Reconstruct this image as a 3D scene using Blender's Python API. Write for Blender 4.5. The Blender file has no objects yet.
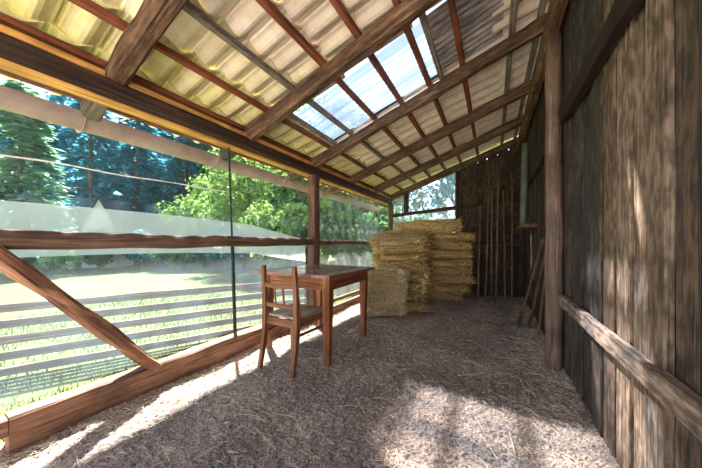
import bpy, math, random
from mathutils import Vector, Matrix, noise
random.seed(7)
R = random.random
def U(a, b): return a + (b - a) * R()
def rad(a): return math.radians(a)

# ------------------------------------------------------------------ camera, world, sun, exposure
scene = bpy.context.scene
COL = scene.collection
CAM_H = 1.05
YAW = math.atan(142.0 / 260.0)
cd = bpy.data.cameras.new('camera')
cam = bpy.data.objects.new('camera', cd)
COL.objects.link(cam)
cam.location = (0, 0, CAM_H)
cam.rotation_euler = (rad(90), 0, YAW)
cd.sensor_width = 36.0
cd.lens = 260.0 / 702.0 * 36.0
cd.shift_y = 9.0 / 702.0
cd.clip_start = 0.02
cd.clip_end = 500
scene.camera = cam

SUN_DIR = Vector((1.41, -0.92, -2.56)).normalized()
world = bpy.data.worlds.new('sky')
scene.world = world
world.use_nodes = True
wn, wl = world.node_tree.nodes, world.node_tree.links
wn.clear()
w_out = wn.new('ShaderNodeOutputWorld')
w_bg = wn.new('ShaderNodeBackground')
w_sky = wn.new('ShaderNodeTexSky')
w_sky.sky_type = 'NISHITA'
w_sky.sun_disc = False
w_sky.sun_elevation = rad(59.4)
w_sky.sun_rotation = math.atan2(-SUN_DIR.x, -SUN_DIR.y)
w_sky.air_density = 1.0
w_sky.dust_density = 0.4
w_co = wn.new('ShaderNodeTexCoord')
w_ns = wn.new('ShaderNodeTexNoise')
w_ns.inputs['Scale'].default_value = 2.2
w_ns.inputs['Detail'].default_value = 6
w_rp = wn.new('ShaderNodeValToRGB')
w_rp.color_ramp.elements[0].position = 0.36
w_rp.color_ramp.elements[1].position = 0.58
w_mx = wn.new('ShaderNodeMixRGB')
w_mx.inputs['Color2'].default_value = (8.6, 8.3, 8.0, 1)
wl.new(w_co.outputs['Generated'], w_ns.inputs['Vector'])
wl.new(w_ns.outputs['Fac'], w_rp.inputs['Fac'])
w_sp = wn.new('ShaderNodeSeparateXYZ')          # clouds thin out towards the zenith
wl.new(w_co.outputs['Generated'], w_sp.inputs['Vector'])
w_mr = wn.new('ShaderNodeMapRange')
w_mr.inputs['From Min'].default_value = 0.25; w_mr.inputs['From Max'].default_value = 0.65
w_mr.inputs['To Min'].default_value = 1.0; w_mr.inputs['To Max'].default_value = 0.12
wl.new(w_sp.outputs['Z'], w_mr.inputs['Value'])
w_ml = wn.new('ShaderNodeMath'); w_ml.operation = 'MULTIPLY'
wl.new(w_rp.outputs['Color'], w_ml.inputs[0]); wl.new(w_mr.outputs['Result'], w_ml.inputs[1])
wl.new(w_ml.outputs['Value'], w_mx.inputs['Fac'])
wl.new(w_sky.outputs['Color'], w_mx.inputs['Color1'])
wl.new(w_mx.outputs['Color'], w_bg.inputs['Color'])
w_bg.inputs['Strength'].default_value = 0.10
wl.new(w_bg.outputs['Background'], w_out.inputs['Surface'])

sd = bpy.data.lights.new('sun', 'SUN')
sd.energy = 10.5
sd.angle = rad(2.0)
sd.color = (1.0, 0.94, 0.86)
sun = bpy.data.objects.new('sun', sd)
COL.objects.link(sun)
sun.rotation_euler = SUN_DIR.to_track_quat('-Z', 'Y').to_euler()

vs = scene.view_settings
vs.view_transform = 'Standard'
vs.look = 'None'
vs.gamma = 1
vs.use_curve_mapping = False
vs.exposure = 2.15

# ------------------------------------------------------------------ materials
def new_mat(name):
    m = bpy.data.materials.new(name)
    m.use_nodes = True
    m.node_tree.nodes.clear()
    return m, m.node_tree.nodes, m.node_tree.links

def ramp(n, stops):
    r = n.new('ShaderNodeValToRGB')
    cr = r.color_ramp
    while len(cr.elements) < len(stops): cr.elements.new(0.5)
    for e, (p, c) in zip(cr.elements, stops):
        e.position = p
        e.color = (c[0], c[1], c[2], 1)
    return r

def mul(n, l, a, b, fac=1.0):
    m = n.new('ShaderNodeMixRGB')
    m.blend_type = 'MULTIPLY'
    m.inputs['Fac'].default_value = fac
    l.new(a, m.inputs['Color1'])
    l.new(b, m.inputs['Color2'])
    return m.outputs['Color']

def wood(name, dark, mid, light, along=1.6, across=34.0, rough=0.75, bump=0.35, speck=0.0):
    """Weathered wood: 'grain' runs along the piece, 'tone' is the piece's own colour."""
    m, n, l = new_mat(name)
    out = n.new('ShaderNodeOutputMaterial')
    b = n.new('ShaderNodeBsdfPrincipled')
    at = n.new('ShaderNodeAttribute'); at.attribute_name = 'grain'
    tn = n.new('ShaderNodeAttribute'); tn.attribute_name = 'tone'
    mp = n.new('ShaderNodeMapping'); mp.inputs['Scale'].default_value = (along, across, across)
    l.new(at.outputs['Vector'], mp.inputs['Vector'])
    n1 = n.new('ShaderNodeTexNoise'); n1.inputs['Scale'].default_value = 1.0; n1.inputs['Detail'].default_value = 7
    n1.inputs['Roughness'].default_value = 0.68; n1.inputs['Distortion'].default_value = 0.7
    l.new(mp.outputs['Vector'], n1.inputs['Vector'])
    r1 = ramp(n, [(0.30, dark), (0.5, mid), (0.70, light)])
    l.new(n1.outputs['Fac'], r1.inputs['Fac'])
    n2 = n.new('ShaderNodeTexNoise'); n2.inputs['Scale'].default_value = 5.0; n2.inputs['Detail'].default_value = 4
    l.new(at.outputs['Vector'], n2.inputs['Vector'])
    r2 = ramp(n, [(0.33, (0.55, 0.55, 0.55)), (0.62, (1.15, 1.15, 1.15))])
    l.new(n2.outputs['Fac'], r2.inputs['Fac'])
    c = mul(n, l, r1.outputs['Color'], r2.outputs['Color'], 0.75)
    mp3 = n.new('ShaderNodeMapping'); mp3.inputs['Scale'].default_value = (2.2, 90, 90)
    l.new(at.outputs['Vector'], mp3.inputs['Vector'])
    n3 = n.new('ShaderNodeTexNoise'); n3.inputs['Scale'].default_value = 1.0; n3.inputs['Detail'].default_value = 3
    l.new(mp3.outputs['Vector'], n3.inputs['Vector'])
    r3 = ramp(n, [(0.36, (0.25, 0.22, 0.2)), (0.44, (1, 1, 1))])
    l.new(n3.outputs['Fac'], r3.inputs['Fac'])
    c = mul(n, l, c, r3.outputs['Color'], 0.6)
    if speck > 0:
        n4 = n.new('ShaderNodeTexNoise'); n4.inputs['Scale'].default_value = 38; n4.inputs['Detail'].default_value = 6
        mp4 = n.new('ShaderNodeMapping'); mp4.inputs['Scale'].default_value = (0.35, 1, 1)
        l.new(at.outputs['Vector'], mp4.inputs['Vector']); l.new(mp4.outputs['Vector'], n4.inputs['Vector'])
        r4 = ramp(n, [(0.42, (0.45, 0.42, 0.4)), (0.6, (1.25, 1.25, 1.25))])
        l.new(n4.outputs['Fac'], r4.inputs['Fac'])
        c = mul(n, l, c, r4.outputs['Color'], speck)
    c = mul(n, l, c, tn.outputs['Color'], 1.0)
    l.new(c, b.inputs['Base Color'])
    b.inputs['Roughness'].default_value = rough
    b.inputs['Specular IOR Level'].default_value = 0.3
    bp = n.new('ShaderNodeBump'); bp.inputs['Strength'].default_value = bump; bp.inputs['Distance'].default_value = 0.01
    l.new(n1.outputs['Fac'], bp.inputs['Height'])
    bp2 = n.new('ShaderNodeBump'); bp2.inputs['Strength'].default_value = bump; bp2.inputs['Distance'].default_value = 0.006
    l.new(r3.outputs['Color'], bp2.inputs['Height'])
    l.new(bp.outputs['Normal'], bp2.inputs['Normal'])
    l.new(bp2.outputs['Normal'], b.inputs['Normal'])
    l.new(b.outputs['BSDF'], out.inputs['Surface'])
    return m

def plain(name, c1, c2, scale=8.0, rough=0.6, bump=0.2, metal=0.0, tone=False, stretch=None, dist=0.01, detail=6, lo=0.35, hi=0.65):
    m, n, l = new_mat(name)
    out = n.new('ShaderNodeOutputMaterial')
    b = n.new('ShaderNodeBsdfPrincipled')
    co = n.new('ShaderNodeTexCoord')
    vec = co.outputs['Object']
    if stretch:
        mp = n.new('ShaderNodeMapping'); mp.inputs['Scale'].default_value = stretch
        l.new(vec, mp.inputs['Vector']); vec = mp.outputs['Vector']
    n1 = n.new('ShaderNodeTexNoise'); n1.inputs['Scale'].default_value = scale; n1.inputs['Detail'].default_value = detail
    n1.inputs['Roughness'].default_value = 0.6
    l.new(vec, n1.inputs['Vector'])
    r = ramp(n, [(lo, c1), (hi, c2)])
    l.new(n1.outputs['Fac'], r.inputs['Fac'])
    c = r.outputs['Color']
    if tone:
        tn = n.new('ShaderNodeAttribute'); tn.attribute_name = 'tone'
        c = mul(n, l, c, tn.outputs['Color'])
    l.new(c, b.inputs['Base Color'])
    b.inputs['Roughness'].default_value = rough
    b.inputs['Metallic'].default_value = metal
    b.inputs['Specular IOR Level'].default_value = 0.3
    if bump:
        bp = n.new('ShaderNodeBump'); bp.inputs['Strength'].default_value = bump; bp.inputs['Distance'].default_value = dist
        l.new(n1.outputs['Fac'], bp.inputs['Height'])
        l.new(bp.outputs['Normal'], b.inputs['Normal'])
    l.new(b.outputs['BSDF'], out.inputs['Surface'])
    return m

def film_mat(name, haze_lo, haze_hi, tint, white, scale=(1, 1, 1), gloss=0.06, nscale=3.0):
    """Thin plastic film: mostly clear, partly scattering white, slightly shiny."""
    m, n, l = new_mat(name)
    out = n.new('ShaderNodeOutputMaterial')
    co = n.new('ShaderNodeTexCoord')
    mp = n.new('ShaderNodeMapping'); mp.inputs['Scale'].default_value = scale
    l.new(co.outputs['Object'], mp.inputs['Vector'])
    ns = n.new('ShaderNodeTexNoise'); ns.inputs['Scale'].default_value = nscale; ns.inputs['Detail'].default_value = 6
    ns.inputs['Distortion'].default_value = 0.8
    l.new(mp.outputs['Vector'], ns.inputs['Vector'])
    mr = n.new('ShaderNodeMapRange')
    mr.inputs['From Min'].default_value = 0.35; mr.inputs['From Max'].default_value = 0.68
    mr.inputs['To Min'].default_value = haze_lo; mr.inputs['To Max'].default_value = haze_hi
    l.new(ns.outputs['Fac'], mr.inputs['Value'])
    tr = n.new('ShaderNodeBsdfTransparent'); tr.inputs['Color'].default_value = (*tint, 1)
    tl = n.new('ShaderNodeBsdfTranslucent'); tl.inputs['Color'].default_value = (*white, 1)
    df = n.new('ShaderNodeBsdfDiffuse'); df.inputs['Color'].default_value = (*white, 1)
    m1 = n.new('ShaderNodeMixShader'); m1.inputs['Fac'].default_value = 0.35
    l.new(tl.outputs['BSDF'], m1.inputs[1]); l.new(df.outputs['BSDF'], m1.inputs[2])
    m2 = n.new('ShaderNodeMixShader')
    l.new(mr.outputs['Result'], m2.inputs['Fac'])
    l.new(tr.outputs['BSDF'], m2.inputs[1]); l.new(m1.outputs['Shader'], m2.inputs[2])
    gl = n.new('ShaderNodeBsdfGlossy'); gl.inputs['Roughness'].default_value = 0.18
    m3 = n.new('ShaderNodeMixShader'); m3.inputs['Fac'].default_value = gloss
    l.new(m2.outputs['Shader'], m3.inputs[1]); l.new(gl.outputs['BSDF'], m3.inputs[2])
    l.new(m3.outputs['Shader'], out.inputs['Surface'])
    return m

def leaf_mat(name, c1, c2, scale=1.3):
    m, n, l = new_mat(name)
    out = n.new('ShaderNodeOutputMaterial')
    co = n.new('ShaderNodeTexCoord')
    n1 = n.new('ShaderNodeTexNoise'); n1.inputs['Scale'].default_value = scale; n1.inputs['Detail'].default_value = 5
    l.new(co.outputs['Object'], n1.inputs['Vector'])
    r = ramp(n, [(0.35, c1), (0.65, c2)])
    l.new(n1.outputs['Fac'], r.inputs['Fac'])
    d = n.new('ShaderNodeBsdfDiffuse'); t = n.new('ShaderNodeBsdfTranslucent')
    l.new(r.outputs['Color'], d.inputs['Color']); l.new(r.outputs['Color'], t.inputs['Color'])
    mx = n.new('ShaderNodeMixShader'); mx.inputs['Fac'].default_value = 0.5
    l.new(d.outputs['BSDF'], mx.inputs[1]); l.new(t.outputs['BSDF'], mx.inputs[2])
    l.new(mx.outputs['Shader'], out.inputs['Surface'])
    return m

M = {}
M['beam'] = wood('dark_beam_wood', (0.018, 0.010, 0.007), (0.050, 0.028, 0.018), (0.11, 0.065, 0.042))
M['rafter'] = wood('rafter_wood', (0.035, 0.020, 0.013), (0.135, 0.075, 0.044), (0.32, 0.20, 0.125), bump=0.6, speck=0.5)
M['fresh'] = wood('fresh_lath_wood', (0.50, 0.22, 0.05), (0.78, 0.40, 0.11), (0.88, 0.55, 0.2), across=18, bump=0.12)
M['red_batten'] = wood('red_batten_wood', (0.11, 0.032, 0.016), (0.25, 0.075, 0.036), (0.36, 0.13, 0.065))
M['grey_batten'] = wood('grey_batten_wood', (0.14, 0.11, 0.09), (0.28, 0.225, 0.185), (0.42, 0.36, 0.31), speck=0.5)
M['sill'] = wood('sill_wood', (0.10, 0.048, 0.026), (0.25, 0.125, 0.075), (0.40, 0.24, 0.16))
M['rail'] = wood('rail_wood', (0.045, 0.024, 0.015), (0.13, 0.073, 0.048), (0.25, 0.16, 0.11))
M['board'] = wood('board_wood', (0.14, 0.105, 0.085), (0.26, 0.205, 0.17), (0.38, 0.31, 0.26), along=1.3, across=62, bump=0.5, speck=0.8)
M['table'] = wood('table_wood', (0.15, 0.046, 0.018), (0.29, 0.098, 0.037), (0.42, 0.175, 0.075), along=1.6, across=22, rough=0.45, bump=0.12)
M['tabletop'] = wood('tabletop_wood', (0.23, 0.11, 0.09), (0.34, 0.185, 0.15), (0.44, 0.265, 0.22), along=1.2, across=16, rough=0.22, bump=0.06)
M['chair'] = wood('chair_wood', (0.13, 0.05, 0.022), (0.26, 0.11, 0.052), (0.39, 0.19, 0.10), along=1.8, across=26, rough=0.5, bump=0.15)
M['seat'] = wood('seat_wood', (0.26, 0.17, 0.13), (0.44, 0.33, 0.28), (0.58, 0.48, 0.43), along=1.3, across=20, rough=0.4, bump=0.1)
M['log'] = wood('log_wood', (0.085, 0.05, 0.036), (0.20, 0.125, 0.095), (0.36, 0.26, 0.21), along=1.2, across=22, rough=0.55, bump=0.4)
M['fence'] = wood('fence_wood', (0.06, 0.032, 0.022), (0.13, 0.075, 0.052), (0.22, 0.14, 0.10))
M['handle'] = wood('handle_wood', (0.08, 0.045, 0.03), (0.18, 0.11, 0.075), (0.30, 0.20, 0.14))
M['tile'] = plain('roof_tile', (0.74, 0.63, 0.48), (0.90, 0.81, 0.68), scale=9, rough=0.8, bump=0.1, tone=True)
M['floor'] = plain('litter_floor', (0.19, 0.140, 0.115), (0.66, 0.53, 0.455), scale=95, rough=0.95, bump=1.0, tone=True, dist=0.02, detail=8, lo=0.36, hi=0.64)
M['straw'] = plain('loose_straw', (0.50, 0.40, 0.29), (0.76, 0.66, 0.52), scale=14, rough=0.7, bump=0)
M['mat_straw'] = plain('mat_straw', (0.34, 0.22, 0.08), (0.86, 0.64, 0.30), scale=1.0, rough=0.85, bump=0.8, stretch=(26, 60, 75), dist=0.02, tone=True)
M['mat_pale'] = plain('pale_bale_straw', (0.36, 0.27, 0.15), (0.80, 0.66, 0.42), scale=1.0, rough=0.85, bump=0.8, stretch=(60, 60, 22), dist=0.02, tone=True)
M['cord'] = plain('twine', (0.35, 0.27, 0.16), (0.5, 0.4, 0.25), scale=80, bump=0.1)
M['iron'] = plain('rusty_iron', (0.06, 0.035, 0.025), (0.17, 0.10, 0.07), scale=30, rough=0.7, bump=0.2, metal=0.3)
M['black'] = plain('black_plastic', (0.012, 0.014, 0.014), (0.03, 0.035, 0.035), scale=10, rough=0.5, bump=0)
M['gutter'] = plain('gutter_brown', (0.36, 0.21, 0.165), (0.50, 0.32, 0.26), scale=6, rough=0.45, bump=0.05)
M['pipe'] = plain('grey_pipe', (0.10, 0.11, 0.095), (0.17, 0.18, 0.155), scale=9, rough=0.4, bump=0.05)
M['white_cord'] = plain('white_fold', (0.80, 0.82, 0.84), (0.95, 0.95, 0.96), scale=9, rough=0.3, bump=0)
M['film'] = film_mat('clear_film', 0.025, 0.07, (0.86, 0.96, 1.0), (0.50, 0.78, 1.0), scale=(1, 1.2, 0.7), gloss=0.03)
M['film_low'] = film_mat('hazy_film', 0.022, 0.04, (0.97, 0.96, 0.95), (0.96, 0.94, 0.96), scale=(1, 1.5, 0.8), gloss=0.03)
M['film_hem'] = film_mat('white_film_hem', 0.52, 0.66, (0.98, 0.98, 0.99), (0.96, 0.96, 0.98), scale=(1, 1.5, 0.8), gloss=0.03)
M['film_far'] = film_mat('milky_film', 0.05, 0.12, (0.86, 0.96, 0.93), (0.82, 0.93, 0.90), scale=(1, 3.5, 0.8), gloss=0.06)
M['film_back'] = film_mat('bluish_film', 0.2, 0.4, (0.75, 0.87, 1.0), (0.80, 0.90, 1.0), scale=(5, 1, 2.5), gloss=0.05)
def stripe_sheet(name):
    m, n, l = new_mat(name)
    out = n.new('ShaderNodeOutputMaterial')
    co = n.new('ShaderNodeTexCoord')
    mp = n.new('ShaderNodeMapping'); mp.inputs['Scale'].default_value = (0.8, 9, 0)
    l.new(co.outputs['Object'], mp.inputs['Vector'])
    ns = n.new('ShaderNodeTexNoise'); ns.inputs['Scale'].default_value = 1.0; ns.inputs['Detail'].default_value = 5
    l.new(mp.outputs['Vector'], ns.inputs['Vector'])
    sp = n.new('ShaderNodeSeparateXYZ'); l.new(co.outputs['Object'], sp.inputs['Vector'])
    m1 = n.new('ShaderNodeMath'); m1.operation = 'MULTIPLY'; m1.inputs[1].default_value = 2 * math.pi / 0.072
    l.new(sp.outputs['Y'], m1.inputs[0])
    m2 = n.new('ShaderNodeMath'); m2.operation = 'SINE'; l.new(m1.outputs[0], m2.inputs[0])
    m3 = n.new('ShaderNodeMath'); m3.operation = 'MULTIPLY_ADD'; m3.inputs[1].default_value = 0.16
    l.new(m2.outputs[0], m3.inputs[0]); l.new(ns.outputs['Fac'], m3.inputs[2])
    r = ramp(n, [(0.42, (0.16, 0.21, 0.29)), (0.55, (0.32, 0.38, 0.47)), (0.64, (0.88, 0.89, 0.92))])
    l.new(m3.outputs[0], r.inputs['Fac'])
    tr = n.new('ShaderNodeBsdfTransparent'); l.new(r.outputs['Color'], tr.inputs['Color'])
    tl = n.new('ShaderNodeBsdfTranslucent'); tl.inputs['Color'].default_value = (0.085, 0.115, 0.16, 1)
    mx = n.new('ShaderNodeMixShader')
    r2 = ramp(n, [(0.40, (0.40, 0.40, 0.40)), (0.58, (0.52, 0.52, 0.52))])
    l.new(ns.outputs['Fac'], r2.inputs['Fac'])
    l.new(r2.outputs['Color'], mx.inputs['Fac'])
    l.new(tr.outputs['BSDF'], mx.inputs[1]); l.new(tl.outputs['BSDF'], mx.inputs[2])
    l.new(mx.outputs['Shader'], out.inputs['Surface'])
    return m
M['sky_sheet'] = stripe_sheet('clear_corrugated')
M['grey_sheet'] = plain('grey_corrugated', (0.13, 0.115, 0.105), (0.50, 0.46, 0.44), scale=3.0, rough=0.5, bump=0.1, stretch=(1.5, 14, 4))
M['yard'] = plain('yard_gravel', (0.52, 0.44, 0.39), (0.72, 0.64, 0.58), scale=20, rough=0.95, bump=0.3)
M['lawn'] = plain('lawn_ground', (0.048, 0.072, 0.014), (0.088, 0.108, 0.026), scale=1.6, rough=0.95, bump=0.3)
M['grass'] = leaf_mat('grass_blade', (0.048, 0.072, 0.013), (0.095, 0.120, 0.028), 3.0)
M['dark_leaf'] = leaf_mat('dark_needles', (0.038, 0.165, 0.225), (0.120, 0.375, 0.450))
M['mid_leaf'] = leaf_mat('mid_leaves', (0.055, 0.140, 0.055), (0.140, 0.261, 0.102))
M['light_leaf'] = leaf_mat('light_leaves', (0.122, 0.225, 0.052), (0.295, 0.417, 0.130))
M['spruce_leaf'] = leaf_mat('spruce_needles', (0.115, 0.252, 0.147), (0.357, 0.525, 0.315))
M['bark'] = plain('bark', (0.07, 0.05, 0.035), (0.16, 0.12, 0.09), scale=8, rough=0.9, bump=0.5)
M['plaster'] = plain('house_plaster', (0.55, 0.52, 0.48), (0.68, 0.65, 0.6), scale=3, bump=0.05)
M['slate'] = plain('house_roof', (0.05, 0.045, 0.05), (0.10, 0.09, 0.095), scale=6, bump=0.1)

# ------------------------------------------------------------------ mesh helpers
class MB:
    """Collects vertices with grain coordinates and an own colour; built as ONE mesh."""
    def __init__(self): self.v = []; self.f = []; self.g = []; self.c = []
    def add(self, vs, fs, gs=None, tone=(1, 1, 1)):
        o = len(self.v)
        self.v += [tuple(p) for p in vs]
        self.g += [tuple(p) for p in (gs or vs)]
        if isinstance(tone, list): self.c += tone
        else: self.c += [tone] * len(vs)
        self.f += [tuple(i + o for i in q) for q in fs]
        return self
    def build(self, name, mat, parent=None, loc=(0, 0, 0), rot=(0, 0, 0), smooth=False):
        me = bpy.data.meshes.new(name)
        me.from_pydata(self.v, [], self.f)
        a = me.attributes.new('grain', 'FLOAT_VECTOR', 'POINT')
        a.data.foreach_set('vector', [x for p in self.g for x in p])
        a = me.attributes.new('tone', 'FLOAT_COLOR', 'POINT')
        a.data.foreach_set('color', [x for p in self.c for x in (*p[:3], 1.0)])
        if smooth: me.polygons.foreach_set('use_smooth', [True] * len(me.polygons))
        me.materials.append(mat)
        me.update()
        o = bpy.data.objects.new(name, me)
        COL.objects.link(o)
        o.location = loc
        o.rotation_euler = rot
        if parent: o.parent = parent
        return o

def frame(d, up=(0, 0, 1)):
    d = Vector(d).normalized()
    up = Vector(up)
    if abs(d.dot(up)) > 0.98: up = Vector((0, 1, 0))
    s = d.cross(up).normalized()
    return d, s, s.cross(d).normalized()

def loft(mb, path, prof_at, tone=(1, 1, 1), cap=True, up=(0, 0, 1)):
    """Sweep a closed profile along a path; grain runs along it."""
    n = len(path); off = Vector((U(0, 50), U(0, 50), U(0, 50)))
    vs, gs = [], []; along = 0.0
    for i, p in enumerate(path):
        p = Vector(p)
        if i: along += (p - Vector(path[i - 1])).length
        d = Vector(path[min(i + 1, n - 1)]) - Vector(path[max(i - 1, 0)])
        _, s, u = frame(d, up)
        pr = prof_at(i / max(1, n - 1))
        k = len(pr)
        for (a, b) in pr:
            vs.append(p + s * a + u * b)
            gs.append(Vector((along, a, b)) + off)
    fs = []
    for i in range(n - 1):
        for j in range(k):
            q = (j + 1) % k
            fs.append((i * k + j, i * k + q, (i + 1) * k + q, (i + 1) * k + j))
    if cap:
        fs.append(tuple(reversed(range(k))))
        fs.append(tuple((n - 1) * k + j for j in range(k)))
    mb.add(vs, fs, gs, tone)
    return mb

def beam(mb, p0, p1, w, h, jit=0.0, segs=1, ch=0.12, tone=(1, 1, 1), up=(0, 0, 1), taper=1.0, bow=0.0):
    """Squared timber with chamfered arrises, slightly irregular when jit > 0."""
    p0, p1 = Vector(p0), Vector(p1)
    c = ch * min(w, h)
    sd = U(0, 100)
    path = [p0.lerp(p1, i / segs) + Vector((0, 0, -bow * math.sin(math.pi * i / segs))) for i in range(segs + 1)]
    def prof(t):
        a, b = w / 2 * (1 + (taper - 1) * t), h / 2 * (1 + (taper - 1) * t)
        pts = [(-a + c, -b), (a - c, -b), (a, -b + c), (a, b - c), (a - c, b), (-a + c, b), (-a, b - c), (-a, -b + c)]
        if jit:
            pts = [(x + jit * noise.noise((sd + k * 0.9, t * segs * 0.45, 0)), y + jit * noise.noise((sd + k * 0.9, t * segs * 0.45, 9))) for k, (x, y) in enumerate(pts)]
        return pts
    return loft(mb, path, prof, tone, True, up)

def tube(mb, pts, r, k=10, tone=(1, 1, 1), jit=0.0):
    sd = U(0, 100)
    def rr(t):
        r0 = r(t) if callable(r) else r
        out = []
        for j in range(k):
            a = 2 * math.pi * j / k
            q = r0 * (1 + jit * noise.noise((math.cos(a) + sd, math.sin(a), t * 6)))
            out.append((q * math.cos(a), q * math.sin(a)))
        return out
    return loft(mb, pts, rr, tone)

def line(p0, p1, n, wob=0.0):
    p0, p1 = Vector(p0), Vector(p1); sd = U(0, 90)
    return [p0.lerp(p1, i / n) + Vector([wob * noise.noise((sd + i * 0.35, 7 * a, 0)) for a in range(3)]) for i in range(n + 1)]

def strand(mb, p, d, length, w, tone=(1, 1, 1), bend=0.0):
    d, s, u = frame(d)
    p = Vector(p); q = p + d * length * 0.5 + u * bend * length; e = p + d * length
    vs = []
    for c, ww in ((p, w), (q, w), (e, w * 0.6)):
        for a in (90, 210, 330): vs.append(c + (s * math.cos(rad(a)) + u * math.sin(rad(a))) * ww)
    fs = [(0, 1, 4, 3), (1, 2, 5, 4), (2, 0, 3, 5), (3, 4, 7, 6), (4, 5, 8, 7), (5, 3, 6, 8), (2, 1, 0), (6, 7, 8)]
    mb.add(vs, fs, None, tone)

def tag(o, label=None, cat=None, group=None, kind=None):
    if label: o['label'] = label
    if cat: o['category'] = cat
    if group: o['group'] = group
    if kind: o['kind'] = kind
    return o
def struct(o, label=None): return tag(o, label, None, None, 'structure')
def thing(name, loc, label, cat, group=None, rz=0):
    o = bpy.data.objects.new(name, None)
    COL.objects.link(o)
    o.location = loc; o.rotation_euler = (0, 0, rz); o.empty_display_size = 0.1
    return tag(o, label, cat, group)

# ------------------------------------------------------------------ the place: ground, floor, walls, roof
XL, XR, YB = -2.08, 0.50, 5.85         # inner faces of the left timber wall, right board wall, back wall
SL = 0.342                              # roof rises to the right
def rafter_bottom(x): return 2.07 + SL * (x + 2.08)
def tile_z(x): return rafter_bottom(x) + 0.212

# lawn outside, lower than the barn floor
mb = MB()
mb.add([(-60, -40, -0.3), (-2.3, -40, -0.3), (-2.3, 60, -0.3), (-60, 60, -0.3)], [(0, 1, 2, 3)])
YD = MB()
YD.add([(-2.3, -40, -0.3), (-2.3, -0.8, -0.3), (40, -0.8, -0.3), (40, -40, -0.3)], [(0, 3, 2, 1)])
YD.add([(0.66, -0.8, -0.3), (40, -0.8, -0.3), (40, 5.95, -0.3), (0.66, 5.95, -0.3)], [(0, 1, 2, 3)])
struct(YD.build('path', M['yard']))  # unseen pale ground, added to bounce sunlight into the barn
mb.add([(-2.3, 5.95, -0.3), (-2.3, 60, -0.3), (40, 60, -0.3), (40, 5.95, -0.3)], [(0, 3, 2, 1)])
struct(mb.build('lawn', M['lawn']))

# litter floor, lumpy
mb = MB()
nx, ny = 215, 500
x0, x1, y0, y1 = -2.2, 0.56, -0.75, 5.88
vs = []; cs = []
for j in range(ny + 1):
    for i in range(nx + 1):
        x = x0 + (x1 - x0) * i / nx; y = y0 + (y1 - y0) * j / ny
        z = 0.020 * noise.noise((x * 2.2, y * 2.2, 0)) + 0.011 * noise.noise((x * 14, y * 14, 3)) + 0.010 * noise.noise((x * 38, y * 38, 8)) + U(-0.004, 0.004)
        if x < -1.8: z += 0.02 * (-1.8 - x) / 0.3
        if x > 0.3: z += 0.03 * (x - 0.3) / 0.2
        vs.append((x + U(-.003, .003), y + U(-.003, .003), z))
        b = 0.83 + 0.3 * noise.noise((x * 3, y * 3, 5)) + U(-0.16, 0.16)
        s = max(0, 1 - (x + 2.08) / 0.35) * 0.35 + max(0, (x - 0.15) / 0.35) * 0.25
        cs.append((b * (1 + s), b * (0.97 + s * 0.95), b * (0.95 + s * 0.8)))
fs = [(j * (nx + 1) + i, j * (nx + 1) + i + 1, (j + 1) * (nx + 1) + i + 1, (j + 1) * (nx + 1) + i) for j in range(ny) for i in range(nx)]
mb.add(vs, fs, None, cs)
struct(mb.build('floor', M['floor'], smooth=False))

# right wall: upright weathered boards, each with its own tone, narrow gaps
mb = MB()
y = -0.9; k = 0
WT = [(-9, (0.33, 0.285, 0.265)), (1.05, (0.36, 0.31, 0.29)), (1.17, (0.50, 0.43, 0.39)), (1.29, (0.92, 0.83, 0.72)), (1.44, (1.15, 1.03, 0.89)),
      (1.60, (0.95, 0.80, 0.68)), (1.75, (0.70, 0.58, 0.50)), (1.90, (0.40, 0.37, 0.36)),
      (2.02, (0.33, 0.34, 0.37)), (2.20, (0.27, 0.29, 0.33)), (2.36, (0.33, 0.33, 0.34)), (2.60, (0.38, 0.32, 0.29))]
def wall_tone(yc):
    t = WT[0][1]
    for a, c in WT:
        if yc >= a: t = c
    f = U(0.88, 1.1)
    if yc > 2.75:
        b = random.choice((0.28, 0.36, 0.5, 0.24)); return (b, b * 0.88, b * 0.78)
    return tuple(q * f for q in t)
while y < YB:
    w = U(0.115, 0.165)
    gap = U(0.011, 0.019) if y < 2.8 else U(0.0015, 0.005)
    top = 3.15
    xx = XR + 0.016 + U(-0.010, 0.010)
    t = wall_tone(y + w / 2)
    if 4.70 < y + w / 2 < 4.86:       # slot left open in the boards
        beam(mb, (xx, y + w / 2, -0.05), (xx, y + w / 2, 0.66), w, 0.026, 0.004, 4, 0.1, t, (1, 0, 0))
        beam(mb, (xx, y + w / 2, 1.17), (xx, y + w / 2, top), w, 0.026, 0.004, 6, 0.1, t, (1, 0, 0))
    else:
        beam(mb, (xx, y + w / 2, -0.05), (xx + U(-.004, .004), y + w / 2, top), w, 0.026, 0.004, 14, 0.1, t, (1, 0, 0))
    y += w + gap; k += 1
y = -0.9
while y < YB - 0.2:       # second layer of boards behind the gaps
    if not 4.45 < y < 4.95:
        beam(mb, (XR + 0.052, y + 0.09, -0.05), (XR + 0.052, y + 0.09, 3.1), 0.1795, 0.022, 0.0, 4, 0.02, (0.12, 0.105, 0.095), (1, 0, 0))
    y += 0.18 if y > 2.6 and int(y * 5.1) % 4 else 0.1795
struct(mb.build('wall_right', M['board']))

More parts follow.
